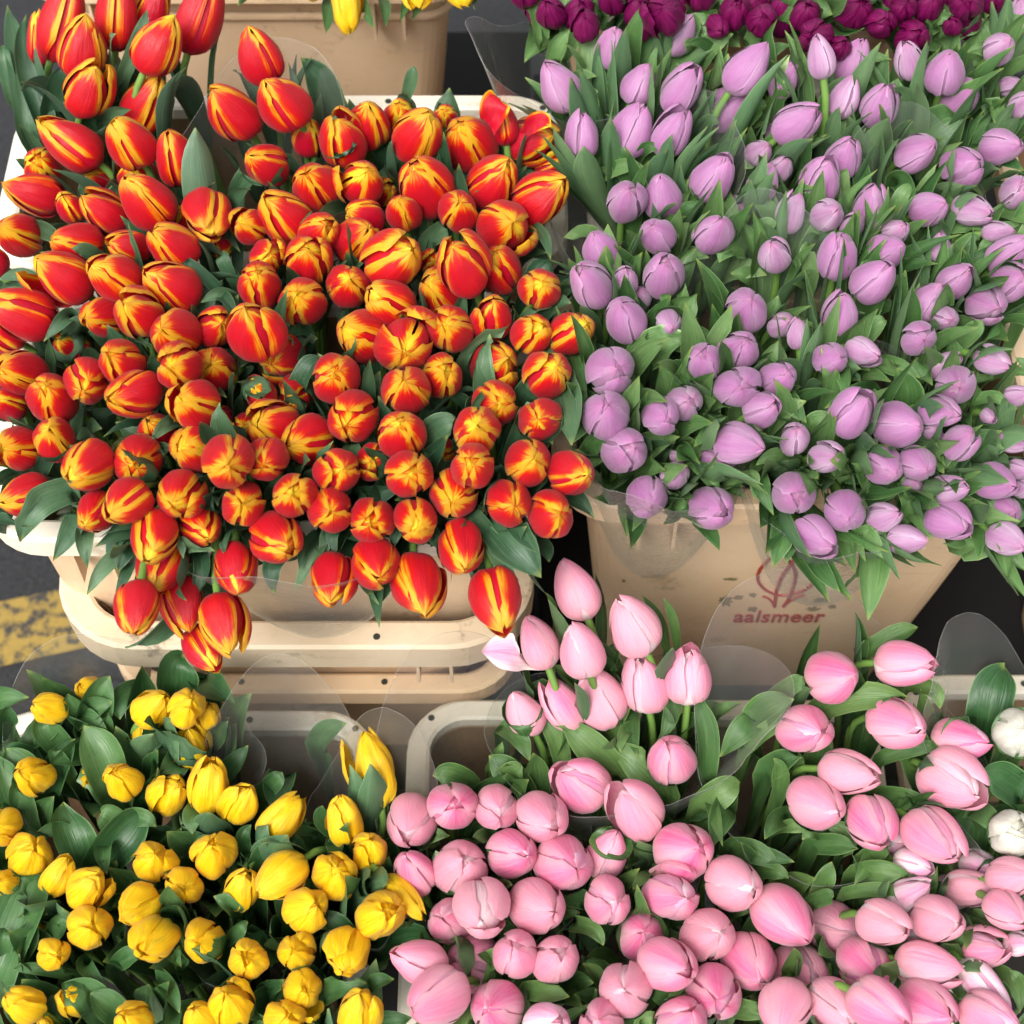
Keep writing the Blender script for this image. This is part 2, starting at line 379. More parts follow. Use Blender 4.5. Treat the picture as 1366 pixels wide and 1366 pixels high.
tile(640, 720, 360, 'pink', '48,24,41,8,21;29,51,23,37,19;51,55,46,42,22;77,43,69,29,23;83,72,80,58,22;106,68,107,53,21;60,79,54,66,24;42,83,34,70,18;22,87,16,76,18;97,110,96,102,23;49,123,39,116,25')
tile(1000, 800, 366, 'pink', '43,38,53,38,24;78,32,93,33,21;29,65,36,66,24;75,62,87,65,24;106,70,120,71,21;50,86,65,88,21;35,102,45,106,25;61,112,66,122,23;102,91,116,99,26;93,119,105,129,25;74,121,78,122,20,3')
tile(1000, 800, 366, 'white', '134,66,137,64,24;131,116,134,115,22')
tile(500, 1000, 366, 'pink', '18,37,16,44,24;19,60,15,52,20,1;39,28,40,28,23;61,30,63,34,21;84,34,89,39,24;43,58,46,54,26;70,52,77,53,23;95,57,101,59,27;116,51,121,41,20,1;53,80,54,87,26;37,85,33,83,22,1;82,78,89,81,26;117,75,121,75,22;21,105,8,101,21;47,106,39,104,25;70,101,70,98,22;90,104,92,101,22;30,124,18,131,27;60,128,56,129,25;87,137,93,134,22;113,136,111,134,22')
tile(800, 1000, 366, 'pink', '17,29,10,19,25;43,50,50,48,27;37,73,44,74,25,8;68,67,77,69,25;21,92,22,91,23;55,92,61,91,25;35,107,44,110,25;75,107,80,115,26;13,119,12,119,26;57,121,59,125,25;93,84,103,95,27;119,91,131,95,27;101,112,110,118,26;92,130,90,142,24;118,129,128,138,24;41,135,46,130,24')
tile(1066, 1066, 300, 'pink', '42,103,53,112,30;53,76,66,81,27;86,73,97,75,27;67,58,81,51,19;70,40,81,43,18;105,54,123,55,20;112,42,124,46,20,1;94,58,105,62,20,1;131,47,145,46,24;119,61,127,63,14;127,68,137,75,22;112,91,127,91,24;80,101,101,105,27;113,113,127,127,19;76,84,82,88,18,2;134,88,142,88,14;50,127,66,137,30;79,127,94,134,29;117,133,135,140,27')
tile(700, 0, 333, 'lilac', '19,47,11,34,20;31,73,31,60,18;48,25,50,14,17;59,70,66,56,21;63,45,68,34,17;81,72,87,60,19;86,48,93,37,20;86,19,92,9,16;112,58,123,49,21;122,37,132,24,20;104,96,111,85,21;56,109,58,103,20;75,106,74,95,20;129,83,134,79,13,1;131,99,136,88,15;114,114,118,108,14,3;72,128,69,123,18;104,127,108,120,19;137,72,140,70,12')
tile(700, 0, 333, 'magenta', '8,5,4,1,15;30,7,31,2,14;76,7,74,4,18;115,6,116,1,13;106,15,108,17,10;130,11,131,9,13;64,15,66,12,10')
tile(1033, 0, 333, 'lilac', '6,42,12,34,17;25,31,23,19,14;16,50,18,47,11,1;43,34,49,21,17;38,53,43,42,15;58,57,62,46,18;74,33,72,23,15;94,38,97,28,20;102,53,110,47,20;124,26,130,21,15;134,9,135,-2,14;13,67,24,59,20;38,86,42,76,18;26,98,31,86,19;4,92,7,87,12;10,116,14,105,15;53,112,55,100,18;43,123,46,118,12;30,117,35,114,16;79,83,88,79,19;104,91,112,88,20;125,80,135,79,18;130,66,134,61,12;135,57,139,53,12;130,47,136,46,10;86,114,95,111,17;109,115,119,117,16;133,104,137,100,16;66,127,72,123,14')
tile(1033, 0, 333, 'magenta', '6,5,8,-4,18;44,6,48,2,16;59,12,62,10,12;71,3,73,1,12;76,20,79,19,14;22,19,20,18,14;105,1,106,0,14;98,14,99,12,8;36,26,38,24,10')
tile(740, 290, 313, 'lilac', '26,18,22,8,20;21,38,15,29,23;64,33,65,25,22;41,36,42,30,14;50,46,49,42,12,1;41,58,39,49,23;67,62,69,65,14;112,53,115,47,23;128,21,127,14,17;87,83,86,79,20;108,76,112,71,20;107,99,109,99,23;33,89,37,88,26;30,114,31,109,26;76,108,79,107,19,1;63,116,67,118,20;131,93,136,89,19;121,112,129,109,18;133,62,138,60,14')
tile(1053, 290, 313, 'lilac', '28,21,30,10,22;58,19,67,16,18;88,17,89,8,11;122,8,132,7,12;129,21,140,12,20;98,36,106,30,18;129,37,138,33,20;50,36,59,28,22;30,55,33,43,19;81,48,89,38,18;116,51,122,53,20;92,59,95,60,13;76,71,79,71,18;91,86,100,81,14;119,84,129,88,16;97,98,99,99,21;25,82,30,81,18;44,79,53,82,16;5,67,4,58,13;38,113,46,104,23;65,121,77,121,25;89,113,100,115,18;100,130,107,125,18;83,124,86,123,9;116,116,119,118,8;133,104,140,102,12;131,131,140,134,12;3,128,4,122,16')
tile(740, 540, 313, 'lilac', '42,26,47,25,24;54,55,56,60,22;92,60,98,62,23;94,32,101,32,22;109,23,123,26,22;71,40,75,36,15;73,29,76,28,10,1')
tile(1053, 540, 313, 'lilac', '3,52,5,54,23;33,63,35,68,22;16,78,26,84,22;22,31,28,31,17;56,36,63,41,21;76,35,81,39,19;56,65,65,62,16;69,79,80,80,16;94,49,105,48,16;94,68,105,73,21;121,45,132,48,20;125,63,132,63,20;128,79,138,84,18;101,25,107,17,18;131,25,142,29,16;135,38,142,39,12;72,46,75,44,12,1;136,49,140,49,10;87,21,93,22,10')
for r in ((735, 35, 730, 20), (815, 10, 812, -8), (850, 30, 852, 12), (905, 25, 908, 8), (935, 8, 930, -8), (1010, 30, 1012, 14), (1075, 40, 1078, 24), (1100, 8, 1104, -8), (1190, 18, 1196, 4), (1240, 25, 1246, 12), (1270, 8, 1274, -8), (1165, 45, 1170, 32), (960, 45, 962, 30), (1320, 15, 1326, 2), (780, 55, 778, 40), (700, 0, 696, -14), (1130, -10, 1134, -24), (1290, 50, 1296, 38)):
    T.append(['magenta', r[0], r[1] * .8 - 12, r[2], r[3] * .8 - 12, 30, 0])
for r in ((463, 12, 466, 46, 44), (558, -16, 560, 12, 44), (612, -20, 622, 12, 46), (420, -30, 415, -4, 44)):
    T.append(['yellow2', r[0], r[1], r[2], r[3], r[4], 0])
# drop double readings where two tiles overlap
U = []
for t in T:
    if any(t[0] == s[0] and math.hypot(t[1] - s[1], t[2] - s[2]) < .42 * min(t[5], s[5]) + 3 for s in U): continue
    U.append(t)

# ------------------------------------------------------------------ crates: (x0, x1, y0, y1, rim height)
ZB, ZF = .695, .42
CR = {
 'red_front': (-.440, .022, .008, .275, ZB), 'red_back': (-.480, .052, .300, .525, ZB),
 'lilac_front': (.034, .462, .047, .290, ZB - .01), 'lilac_front2': (.497, .86, .050, .295, ZB - .01),
 'lilac_back': (.072, .440, .315, .570, ZB - .02), 'lilac_back2': (.47, .82, .315, .570, ZB - .02),
 'yellow': (-.50, -.125, -.36, -.008, ZF), 'pink': (-.098, .345, -.36, .003, ZF), 'white': (.362, .75, -.36, .030, ZF),
 'yellow_far': (-.50, -.035, .625, .90, ZB + .05), 'magenta': (.02, .50, .615, .88, ZB + .035),
}
def crate_for(kind, p):
    c = {'red': ('red_front', 'red_back'), 'lilac': ('lilac_front', 'lilac_front2', 'lilac_back', 'lilac_back2'), 'pink': ('pink', 'white'),
         'white': ('white',), 'yellow': ('yellow',), 'yellow2': ('yellow_far',), 'magenta': ('magenta',)}[kind]
    def d(k):
        x0, x1, y0, y1, z = CR[k]
        return math.hypot(max(x0 - p.x, 0, p.x - x1), max(y0 - p.y, 0, p.y - y1))
    return min(c, key=d)
def sstep(a, b, x):
    t = min(1, max(0, (x - a) / (b - a))); return t * t * (3 - 2 * t)
def zfield(kind, px, py):
    """height of the bloom layer above the ground for a spot of the flower mass"""
    if kind == 'red': return .80 - .085 * sstep(600, 900, py) - .04 * sstep(160, 0, px) + .05 * sstep(250, 0, py)
    if kind == 'lilac': return .80 - .075 * sstep(500, 760, py) + .05 * sstep(250, 0, py)
    if kind == 'yellow': return .57 + .03 * sstep(1000, 920, py)
    if kind == 'pink':
        return .575 + (.09 * sstep(1010, 760, py) if px < 990 else .055 * sstep(1120, 850, py))
    if kind == 'white': return .60
    if kind == 'yellow2': return .80
    if kind == 'magenta': return .85
B = []
med = {}
for k in set(t[0] for t in U):
    w = sorted(t[5] for t in U if t[0] == k); med[k] = w[len(w) // 2]
for t in U:
    kind, cx, cy, tx, ty, W, fl = t
    W *= {'red': 1.03, 'pink': 1.05, 'lilac': 1.08, 'magenta': 1.3}.get(kind, 1.0)
    peel = fl >= 8
    push = 0 if peel else fl * .010
    push += .012 * max(0, 1 - W / med[kind]) * 2
    zz = zfield(kind, cx, cy) - push + random.uniform(-.006, .006)
    p = at(cx, cy, zz)
    B.append(dict(kind=kind, cx=cx, cy=cy, tx=tx, ty=ty, W=W, peel=peel, d=depth(p), fl=fl))
def solve(b):
    r = ray(b['cx'], b['cy']); p = CAM + r * b['d']; b['p'] = p
    w = b['W'] * b['d'] / F
    e2 = V((b['tx'] - b['cx'], b['ty'] - b['cy'])); le = e2.length
    a = 1.52 * w; half = le * b['d'] / F
    if half * 2 > .97 * a: a = min(half * 2 / .97, 2.3 * w)
    s = min(.97, 2 * half / a)
    c = -r.normalized()
    if le < 1e-3: e = RT
    else:
        e = (RT * e2.x - UP * e2.y).normalized(); e = (e - c * e.dot(c)).normalized()
    b['ax'] = (c * math.sqrt(1 - s * s) + e * s).normalized(); b['w'] = w; b['len'] = a
for b in B: solve(b)
# settle blooms that would cut into each other, along the lines of sight
for it in range(40):
    moved = 0
    for i, a in enumerate(B):
        for b in B[i + 1:]:
            if abs(a['cx'] - b['cx']) > 130 or abs(a['cy'] - b['cy']) > 130: continue
            need = 0
            for sa in (-.28, .0, .26):
                for sb in (-.28, .0, .26):
                    D = (a['p'] + a['ax'] * a['len'] * sa) - (b['p'] + b['ax'] * b['len'] * sb)
                    rr = (a['w'] + b['w']) * .5 * .86 * (.93 if sa or sb else 1)
                    if D.length < rr: need = max(need, rr - D.length)
            if need > .0005:
                g = 1 if (a['d'] > b['d']) else -1
                k = min(need * .45, .004); a['d'] += g * k; b['d'] -= g * k * .6
                solve(a); solve(b); moved += 1
    if not moved: break
print('blooms', len(B), {k: sum(1 for b in B if b['kind'] == k) for k in med}, 'left overlapping', moved)

NAMES = {'red': ('red and yellow', 'red and yellow tulips in the crates at left', 'red'), 'lilac': ('lilac', 'lilac tulips in the crates at right', 'lilac'),
         'pink': ('pink', 'pink tulips in the front crates', 'pink'), 'white': ('white', 'white tulips at the right edge', 'white'),
         'yellow': ('yellow', 'yellow tulips in the front left crate', 'yellow'), 'yellow2': ('yellow', 'yellow tulips hanging from the far crate', 'yellow'),
         'magenta': ('deep magenta', 'magenta tulips in the far crate', 'magenta')}
def facing(b):
    dx, dy = b['tx'] - b['cx'], b['ty'] - b['cy']; q = math.hypot(dx, dy) / b['W']
    if q < .28: return 'facing the viewer'
    v = 'up' if dy < -.38 * math.hypot(dx, dy) else ('down' if dy > .38 * math.hypot(dx, dy) else '')
    h = 'left' if dx < -.38 * math.hypot(dx, dy) else ('right' if dx > .38 * math.hypot(dx, dy) else '')
    return ('leaning ' if q < .55 else 'pointing ') + ' '.join(x for x in (v, h) if x)
def clampi(b, crate, m=.03):
    x0, x1, y0, y1, z = CR[crate]
    return V((min(x1 - m, max(x0 + m, b.x)), min(y1 - m, max(y0 + m, b.y)), z))
used = set()
FMIX = {'red': 3, 'lilac': 6, 'pink': 3, 'white': 3, 'yellow': 4, 'yellow2': 1, 'magenta': 2}
for idx, b in enumerate(B):
    kind = b['kind']; mk_ = NAMES[kind][2]; crate = crate_for(kind, b['p'])
    x0, x1, y0, y1, zr = CR[crate]; cc = V(((x0 + x1) / 2, (y0 + y1) / 2, 0))
    base = b['p'] - b['ax'] * b['len'] * .5
    inner = clampi(base, crate, .028)
    foot = cc + (inner - cc) * .62; foot.z = zr - .225
    root = empty('tulip', foot); b['root'] = root; b['crate'] = crate; b['base'] = base; b['foot'] = foot
    px, py = min(1366, max(0, b['cx'])), min(1366, max(0, b['cy']))
    size = '' if b['peel'] else 'large ' if b['W'] > 1.13 * med[kind] else ('small ' if b['W'] < .8 * med[kind] else '')
    look = 'one petal folded out' if b['peel'] else facing(b)
    base_l = '%s%s tulip %s,' % (size, NAMES[kind][0], ('with ' + look) if b['peel'] else look)
    k = 0; pa, pb = round(px / 13.66), round(py / 13.66)
    while (mk_, pa, pb) in used: pb += 1
    used.add((mk_, pa, pb))
    where = ['%d percent across' % pa, '%d percent down' % pb]
    if pa == 0: where[0] = 'at left edge'
    if pa == 100: where[0] = 'at right edge'
    if pb == 0: where[1] = 'at top edge'
    if pb == 100: where[1] = 'at bottom edge'
    tag(root, '%s %s and %s' % (base_l, where[0], where[1]), 'tulip', NAMES[kind][1])
    # bloom
    var = random.randrange(12) if not b['peel'] else 12 + random.randrange(3)
    z = b['ax']; x = z.orthogonal().normalized(); y = z.cross(x)
    if b['peel']:
        g = (V((0, 0, 1)) - z * z.z)
        x = g.normalized(); y = z.cross(x)
    Rm = Matrix((x, y, z)).transposed().to_4x4() @ Matrix.Rotation(random.uniform(0, 2 * PI), 4, 'Z')
    sq = random.uniform(.93, 1.07)
    Mx = Matrix.Translation(base - foot) @ Rm @ Matrix.Diagonal((b['w'] * sq, b['w'] / sq, b['len'] / 1.5, 1))
    colr = (random.random(), random.random(), random.random(), 1)
    for q, me in enumerate(bloom_meshes(mk_, var)):
        o = link('petal', me, root); o.matrix_local = Mx; o.color = (colr[0], colr[1], 1 - q % 2, 1)
    # stem
    rim_in = clampi(base, crate, .03); rim_in.z = min(zr - .005, base.z - .04)
    slen = (base - rim_in).length
    P = [rim_in, rim_in + V((0, 0, slen * .35)), base - z * min(.06, slen * .45), base + z * .004]
    path = [foot, foot.lerp(rim_in, .5)] + [bez(P, i / 9) for i in range(10)]
    b['path'] = path
    vs, fs = tube([q - foot for q in path], .0033, 7)
    mk('stem', vs, fs, M['stem'], root)
    # leaves hugging the stem
    nl = FMIX[kind]; made = 0
    near = [o_ for o_ in B if o_ is not b and (o_['p'] - b['p']).length < .11]
    def clash(pt):
        for o_ in near:
            r_ = pt - o_['p']; h_ = r_.dot(o_['ax']) / (o_['len'] * .5)
            if abs(h_) < 1 and (r_ - o_['ax'] * r_.dot(o_['ax'])).length < o_['w'] * .5 * math.sqrt(1 - h_ * h_) * .98: return True
        return False
    for q in range(nl * 4):
        if made >= nl: break
        an = random.uniform(0, 2 * PI); sd = (x * math.cos(an) + y * math.sin(an))
        up = V((0, 0, 1))
        if made == 0:      # a low broad leaf filling the dark between the stems
            tip = base - z * b['len'] * random.uniform(.1, .5) + sd * b['w'] * random.uniform(.7, 1.2); wd = random.uniform(.026, .036)
        elif kind == 'lilac':
            tip = base + z * b['len'] * random.uniform(.3, 1.3) + sd * b['w'] * random.uniform(.66, 1.15); wd = random.uniform(.017, .030)
        elif kind == 'red':
            tip = base + z * b['len'] * random.uniform(-.1, .62) + sd * b['w'] * random.uniform(.6, .95); wd = random.uniform(.014, .024)
        elif kind == 'pink':
            tip = base + z * b['len'] * random.uniform(-.3, .55) + sd * b['w'] * random.uniform(.6, 1.0); wd = random.uniform(.016, .028)
        elif kind in ('yellow', 'white'):
            tip = base + z * b['len'] * random.uniform(-.1, .75) + sd * b['w'] * random.uniform(.66, 1.15); wd = random.uniform(.028, .044)
        else:
            tip = base + z * b['len'] * random.uniform(.2, .9) + sd * b['w'] * random.uniform(.6, .9); wd = random.uniform(.018, .03)
        if made and (clash(tip) or clash(base.lerp(tip, .6) + sd * b['w'] * .3)) and q < nl * 4 - 2: continue
        made += 1
        st = path[3].lerp(path[2], random.random()) + sd * .004
        sdn = sd.normalized()
        Pl = [st, st.lerp(base, .45) + sdn * .018, base - z * .01 + sdn * b['w'] * (.62 if kind != 'yellow' else .8), tip]
        curl = sdn * random.uniform(-.006, .024); twist = random.uniform(-.5, .5)
        def path_l(t, Pl=Pl, curl=curl): return bez(Pl, t) + curl * t ** 4
        def nr(t, sdn=sdn, z=z, twist=twist): return (-sdn + z.cross(sdn) * twist * t + (-z) * -.2 * t).normalized()
        o = leaf(path_l, wd, nr, random.uniform(.4, 1.1), root, M['leaf_' + mk_], peak=random.uniform(.5, .66), NS=14)

# ------------------------------------------------------------------ broad leaves read off the photograph: base x,y, tip x,y, width (pixels)
LV = {'red': '33,175,10,7,30;58,160,35,18,36;62,150,90,90,30;145,100,155,45,18;120,165,116,110,30;160,115,197,12,22;280,295,276,205,20;255,300,262,215,16;445,155,401,77,44;60,385,-4,374,18;60,405,0,392,14;305,400,238,342,18;95,655,28,722,44;105,680,71,748,30;66,664,26,690,20;178,730,116,794,22;180,745,153,802,18;172,710,144,752,22;308,700,300,741,22;385,740,366,793,28;432,715,392,790,24;268,740,258,800,24;262,700,245,745,20;440,705,428,751,20;455,700,450,744,18;655,690,722,771,70;680,690,716,737,34;640,680,672,672,26;650,640,655,641,20;560,600,612,560,44;620,480,678,430,28;700,530,732,495,42;570,320,598,303,28;740,500,762,594,50;95,420,58,456,22;0,700,40,640,26;240,560,200,590,20;330,540,350,520,20;470,400,440,360,20;540,690,520,735,18;610,720,590,760,20;640,700,690,800,26;690,560,738,594,22;690,300,735,345,20;20,130,5,60,24',
 'lilac': '773,137,780,8,30;850,100,896,6,42;897,102,957,14,48;930,92,978,45,32;877,142,877,62,16;845,246,820,192,30;826,150,812,66,22;1045,690,1031,756,36;1062,700,1049,752,26;1085,740,1121,790,24;1130,705,1184,748,34;1165,720,1158,828,44;1325,715,1344,777,24;850,478,912,458,50;905,590,956,660,34;958,652,1013,645,18;1225,195,1292,150,58;1155,405,1193,348,52;1270,468,1311,428,24;945,250,985,300,34;1290,205,1366,228,30;1300,190,1350,125,28;1180,180,1198,105,26;1110,100,1190,80,22;1010,110,1055,60,22;1245,60,1275,-5,30;1310,60,1366,20,22;1140,480,1228,505,28;1165,520,1100,545,22;1215,560,1250,520,24;1000,470,970,430,30;1080,330,1100,285,30;890,660,935,705,20;1290,540,1340,545,20;1220,430,1246,400,20;1190,300,1220,245,22;930,230,905,320,24;760,420,785,560,18;1000,330,960,350,36;1250,300,1310,308,26;1270,370,1340,340,28;1180,650,1225,655,34;770,560,762,592,26;1340,90,1290,70,24;1130,640,1080,600,24',
 'yellow': '228,930,243,874,58;262,905,314,940,44;112,968,147,902,52;45,990,86,952,38;55,1055,8,998,44;150,1045,111,968,56;62,1060,100,985,36;112,1160,84,1070,52;130,1155,196,1080,56;-5,1300,56,1146,72;30,1105,-8,1005,46;272,995,304,962,30;192,1065,224,1036,34;228,1025,203,972,30;95,1300,17,1294,16;135,1352,82,1312,46;215,1305,240,1352,24;400,1150,380,1118,26;90,1110,48,1112,26;345,1065,376,1030,24;260,1080,290,1050,30;430,1180,460,1168,22;300,1150,262,1120,26;325,1150,335,1100,26;150,1290,195,1270,24;160,1360,120,1325,40;235,1300,248,1260,22;40,1360,5,1320,40;395,1262,352,1260,18;455,1110,430,1075,28;500,1085,480,1040,30;90,1010,60,960,40;180,920,160,960,28;-5,1000,10,940,30;240,985,215,950,30;300,1330,340,1300,28;345,1160,375,1130,30;420,1300,395,1290,26;475,1180,500,1160,22;60,1250,95,1220,30;310,1230,285,1195,30',
 'pink': '742,838,727,790,10;892,872,855,793,18;905,862,885,797,14;750,1015,712,940,28;830,1040,750,962,46;885,1060,805,993,50;940,1040,925,925,34;930,1080,986,1045,42;812,905,787,868,12;625,1045,577,1035,36;700,1060,652,1008,40;655,1050,697,1022,34;1150,875,1224,837,30;1095,945,1214,932,40;1030,930,1072,903,24;1005,962,1060,933,42;1000,995,1050,962,26;1215,918,1254,946,26;1175,1012,1266,992,24;1020,1030,1070,1008,34;1170,1060,1252,1080,30;1140,1165,1222,1174,32;1128,1192,1209,1199,20;1288,1228,1368,1247,34;1300,1320,1342,1342,34;1088,1195,1110,1150,28;1130,1130,1100,1100,34;1150,1150,1185,1130,30;1110,1110,1070,1120,30;1160,1100,1140,1070,28;1190,1090,1210,1060,28;1078,1205,1112,1195,22;1318,1290,1360,1352,24;760,1235,804,1261,26;878,1135,811,1128,26;975,1130,1040,1160,34;900,900,880,1000,26;840,940,850,1010,26;690,930,705,985,26;1010,960,960,1010,34;1050,1085,1020,1120,28;1000,1140,1060,1150,24;700,1320,760,1330,30;830,1320,800,1345,24;560,1130,600,1115,20;570,1250,600,1290,24;1180,1130,1140,1180,30;970,1070,950,1130,36;640,1290,690,1270,26;1240,1330,1290,1345,30;920,1290,890,1340,24;1250,1100,1290,1080,24',
 'white': '1318,965,1340,890,60;1362,1062,1308,1030,54;1300,1080,1345,1120,30;1340,1010,1366,960,40;1290,1020,1270,960,28',
 'magenta': '720,60,690,-5,26;760,50,745,-6,28;880,30,850,-10,26;960,45,940,-8,30;1060,25,1110,20,44;1150,30,1200,15,24;1250,30,1220,60,24;735,85,760,40,26;1000,60,1010,10,24;1290,30,1310,-8,24',
 'yellow2': '440,-10,435,46,20;470,-10,500,40,26;500,-10,514,36,18;540,-10,533,30,16;565,-10,548,28,14;610,-10,634,14,16;330,-20,318,8,18'}
FR = random.Random(3)
for kind, cnt, box_, dmin, dmax in (('lilac', 75, (740, 20, 1390, 740), 20, 60), ('yellow', 40, (-20, 930, 520, 1380), 26, 70), ('pink', 25, (540, 980, 1390, 1380), 30, 75), ('red', 25, (-10, 120, 780, 740), 26, 60)):
    L_ = [b for b in B if b['kind'] == kind]; got = 0; rowl = []
    for _ in range(9000):
        if got >= cnt: break
        x_, y_ = FR.uniform(box_[0], box_[2]), FR.uniform(box_[1], box_[3])
        d_ = min(math.hypot(b['cx'] - x_, b['cy'] - y_) for b in L_)
        if d_ < dmin or d_ > dmax: continue
        if min(math.hypot(b['cx'] - x_, b['cy'] - y_) / b['W'] for b in B) < .55: continue
        if kind == 'lilac': an = FR.gauss(-.9, .9) if y_ < 420 else FR.gauss(0, 1.3)
        else: an = FR.uniform(-PI, PI)
        l_ = FR.uniform(34, 66)
        rowl.append('%.0f,%.0f,%.0f,%.0f,%.0f' % (x_ - l_ * .4 * math.cos(an), y_ - l_ * .4 * math.sin(an), x_ + l_ * .6 * math.cos(an), y_ + l_ * .6 * math.sin(an), FR.uniform(16, 30) * (1.3 if kind == 'yellow' else 1))); got += 1
    LV[kind] += ';' + ';'.join(rowl)
for kind, rows in LV.items():
    mk_ = NAMES[kind][2]; L_ = [b for b in B if b['kind'] == kind]
    for r in rows.split(';'):
        bx, by, tx, ty, w = (float(q) for q in r.split(','))
        b = min(L_, key=lambda b: math.hypot(proj(b['base'])[0] - bx, proj(b['base'])[1] - by))
        zt = zfield(kind, tx, ty)
        Bp = at(bx, by, zfield(kind, bx, by) - .032); Tp = at(tx, ty, zt + random.uniform(-.018, .002))
        if (Bp - Tp).length > .16: Tp = Bp + (Tp - Bp) * 1.0
        st = clampi(Bp, b['crate'], .035); st.z = min(Bp.z - .05, CR[b['crate']][4] + .0)
        if (st - Bp).length > .14: st = Bp + (st - Bp).normalized() * .14
        wd = w * depth(Bp) / F * 1.05; mid = Bp
        seg = [st, st.lerp(Bp, .6), Bp, Tp]
        bow = V((0, 0, 1)) * random.uniform(.004, .014); sidev = RT * random.uniform(-.006, .006)
        def path_e(t, st=st, Bp=Bp, Tp=Tp, bow=bow, sidev=sidev):
            if t < .4:
                a = t / .4; return st.lerp(Bp, a)
            a = (t - .4) / .6; return Bp.lerp(Tp, a) + (bow + sidev) * math.sin(PI * a)
        tocam = (CAM - Bp).normalized(); jit = V((random.uniform(-.5, .5), random.uniform(-.5, .5), random.uniform(-.3, .3)))
        def nr_e(t, tocam=tocam, jit=jit): return (tocam + jit * (1.2 - .6 * t)).normalized()
        leaf(path_e, wd * (1.15 if kind == 'yellow' else 1), nr_e, random.uniform(.3, .75) + (.35 if kind == 'yellow' else 0), b['root'], M['leaf_' + mk_], peak=random.uniform(.55, .66), NS=20, NC=9, wav=.8)

# single petals that have folded far out of their bloom
for kind, bx, by, tx, ty, w in (('pink', 726, 886, 643, 870, 42), ('red', 652, 178, 668, 130, 34), ('red', 700, 178, 735, 168, 22)):
    b = min([q for q in B if q['kind'] == kind], key=lambda b: math.hypot(b['cx'] - bx, b['cy'] - by))
    Bp = at(bx, by, zfield(kind, bx, by) - .006); Tp = at(tx, ty, zfield(kind, tx, ty) + .006)
    def pp(t, Bp=Bp, Tp=Tp): return Bp.lerp(Tp, t) + V((0, 0, .010)) * math.sin(PI * t)
    def pn(t, Bp=Bp): return (CAM - Bp).normalized()
    o = leaf(pp, w * depth(Bp) / F * 1.25, pn, .5, b['root'], M[kind], peak=.55, wav=1.0); o.name = 'petal'; o.color = (.35, .4, 1, 1)
# the 300 largest in view stay separate; the smallest are one mass
def seen(b):
    w = b['W'] / 2; f = max(0, min(1366, b['cx'] + w) - max(0, b['cx'] - w)) * max(0, min(1366, b['cy'] + w) - max(0, b['cy'] - w))
    return f * (1 - .18 * min(b['fl'], 4) if b['fl'] < 8 else 1)
order = sorted(B, key=seen, reverse=True)
vs, fs, uv, mi, ms = [], [], [], [], []
bpy.context.view_layer.update()
for b in order[300:]:
    for ch in list(b['root'].children):
        me = ch.data; mw = ch.matrix_world; k = len(vs); vs += [mw @ v.co for v in me.vertices]
        mt = me.materials[0]
        if mt not in ms: ms.append(mt)
        lay = me.uv_layers[0].data if me.uv_layers else None
        for p_ in me.polygons:
            fs.append([q + k for q in p_.vertices]); mi.append(ms.index(mt))
            for li in p_.loop_indices: uv.extend(tuple(lay[li].uv) if lay else (.5, .5))
        bpy.data.objects.remove(ch)
    bpy.data.objects.remove(b['root'])
if vs:
    me = bpy.data.meshes.new('tulips'); me.from_pydata([tuple(v) for v in vs], [], fs)
    for mt in ms: me.materials.append(mt)
    me.polygons.foreach_set('material_index', mi); me.polygons.foreach_set('use_smooth', [True] * len(mi))
    l = me.uv_layers.new(name='UVMap'); l.data.foreach_set('uv', uv); me.update()
    o = link('tulips', me); o.color = (.4, .5, 1, 1); tag(o, 'small half hidden tulips filling the gaps between the larger blooms', 'tulips', kind='stuff')
# ------------------------------------------------------------------ crates
def rr(hx, hy, r, n=7):
    pts = []
    for cx, cy, a0 in ((hx - r, hy - r, 0), (-hx + r, hy - r, 90), (-hx + r, -hy + r, 180), (hx - r, -hy + r, 270)):
        for i in range(n): a = R(a0 + 90 * i / (n - 1)); pts.append((cx + r * math.cos(a), cy + r * math.sin(a)))
    return pts
def loft(loops, closed=False, cap0=False, cap1=False):
    vs, fs = [], []; n = len(loops[0])
    for l in loops: vs += [V(p) for p in l]
    for i in range(len(loops) - (0 if closed else 1)):
        a = i * n; b = ((i + 1) % len(loops)) * n
        for k in range(n): fs.append((a + k, a + (k + 1) % n, b + (k + 1) % n, b + k))
    if cap0: fs.append(tuple(reversed(range(n))))
    if cap1: fs.append(tuple(range((len(loops) - 1) * n, len(loops) * n)))
    return vs, fs
def box(x0, x1, y0, y1, z0, z1, vs, fs):
    k = len(vs)
    vs += [V((x, y, z)) for z in (z0, z1) for x, y in ((x0, y0), (x1, y0), (x1, y1), (x0, y1))]
    fs += [tuple(k + i for i in q) for q in ((3, 2, 1, 0), (4, 5, 6, 7), (0, 1, 5, 4), (1, 2, 6, 5), (2, 3, 7, 6), (3, 0, 4, 7))]
CH = .26
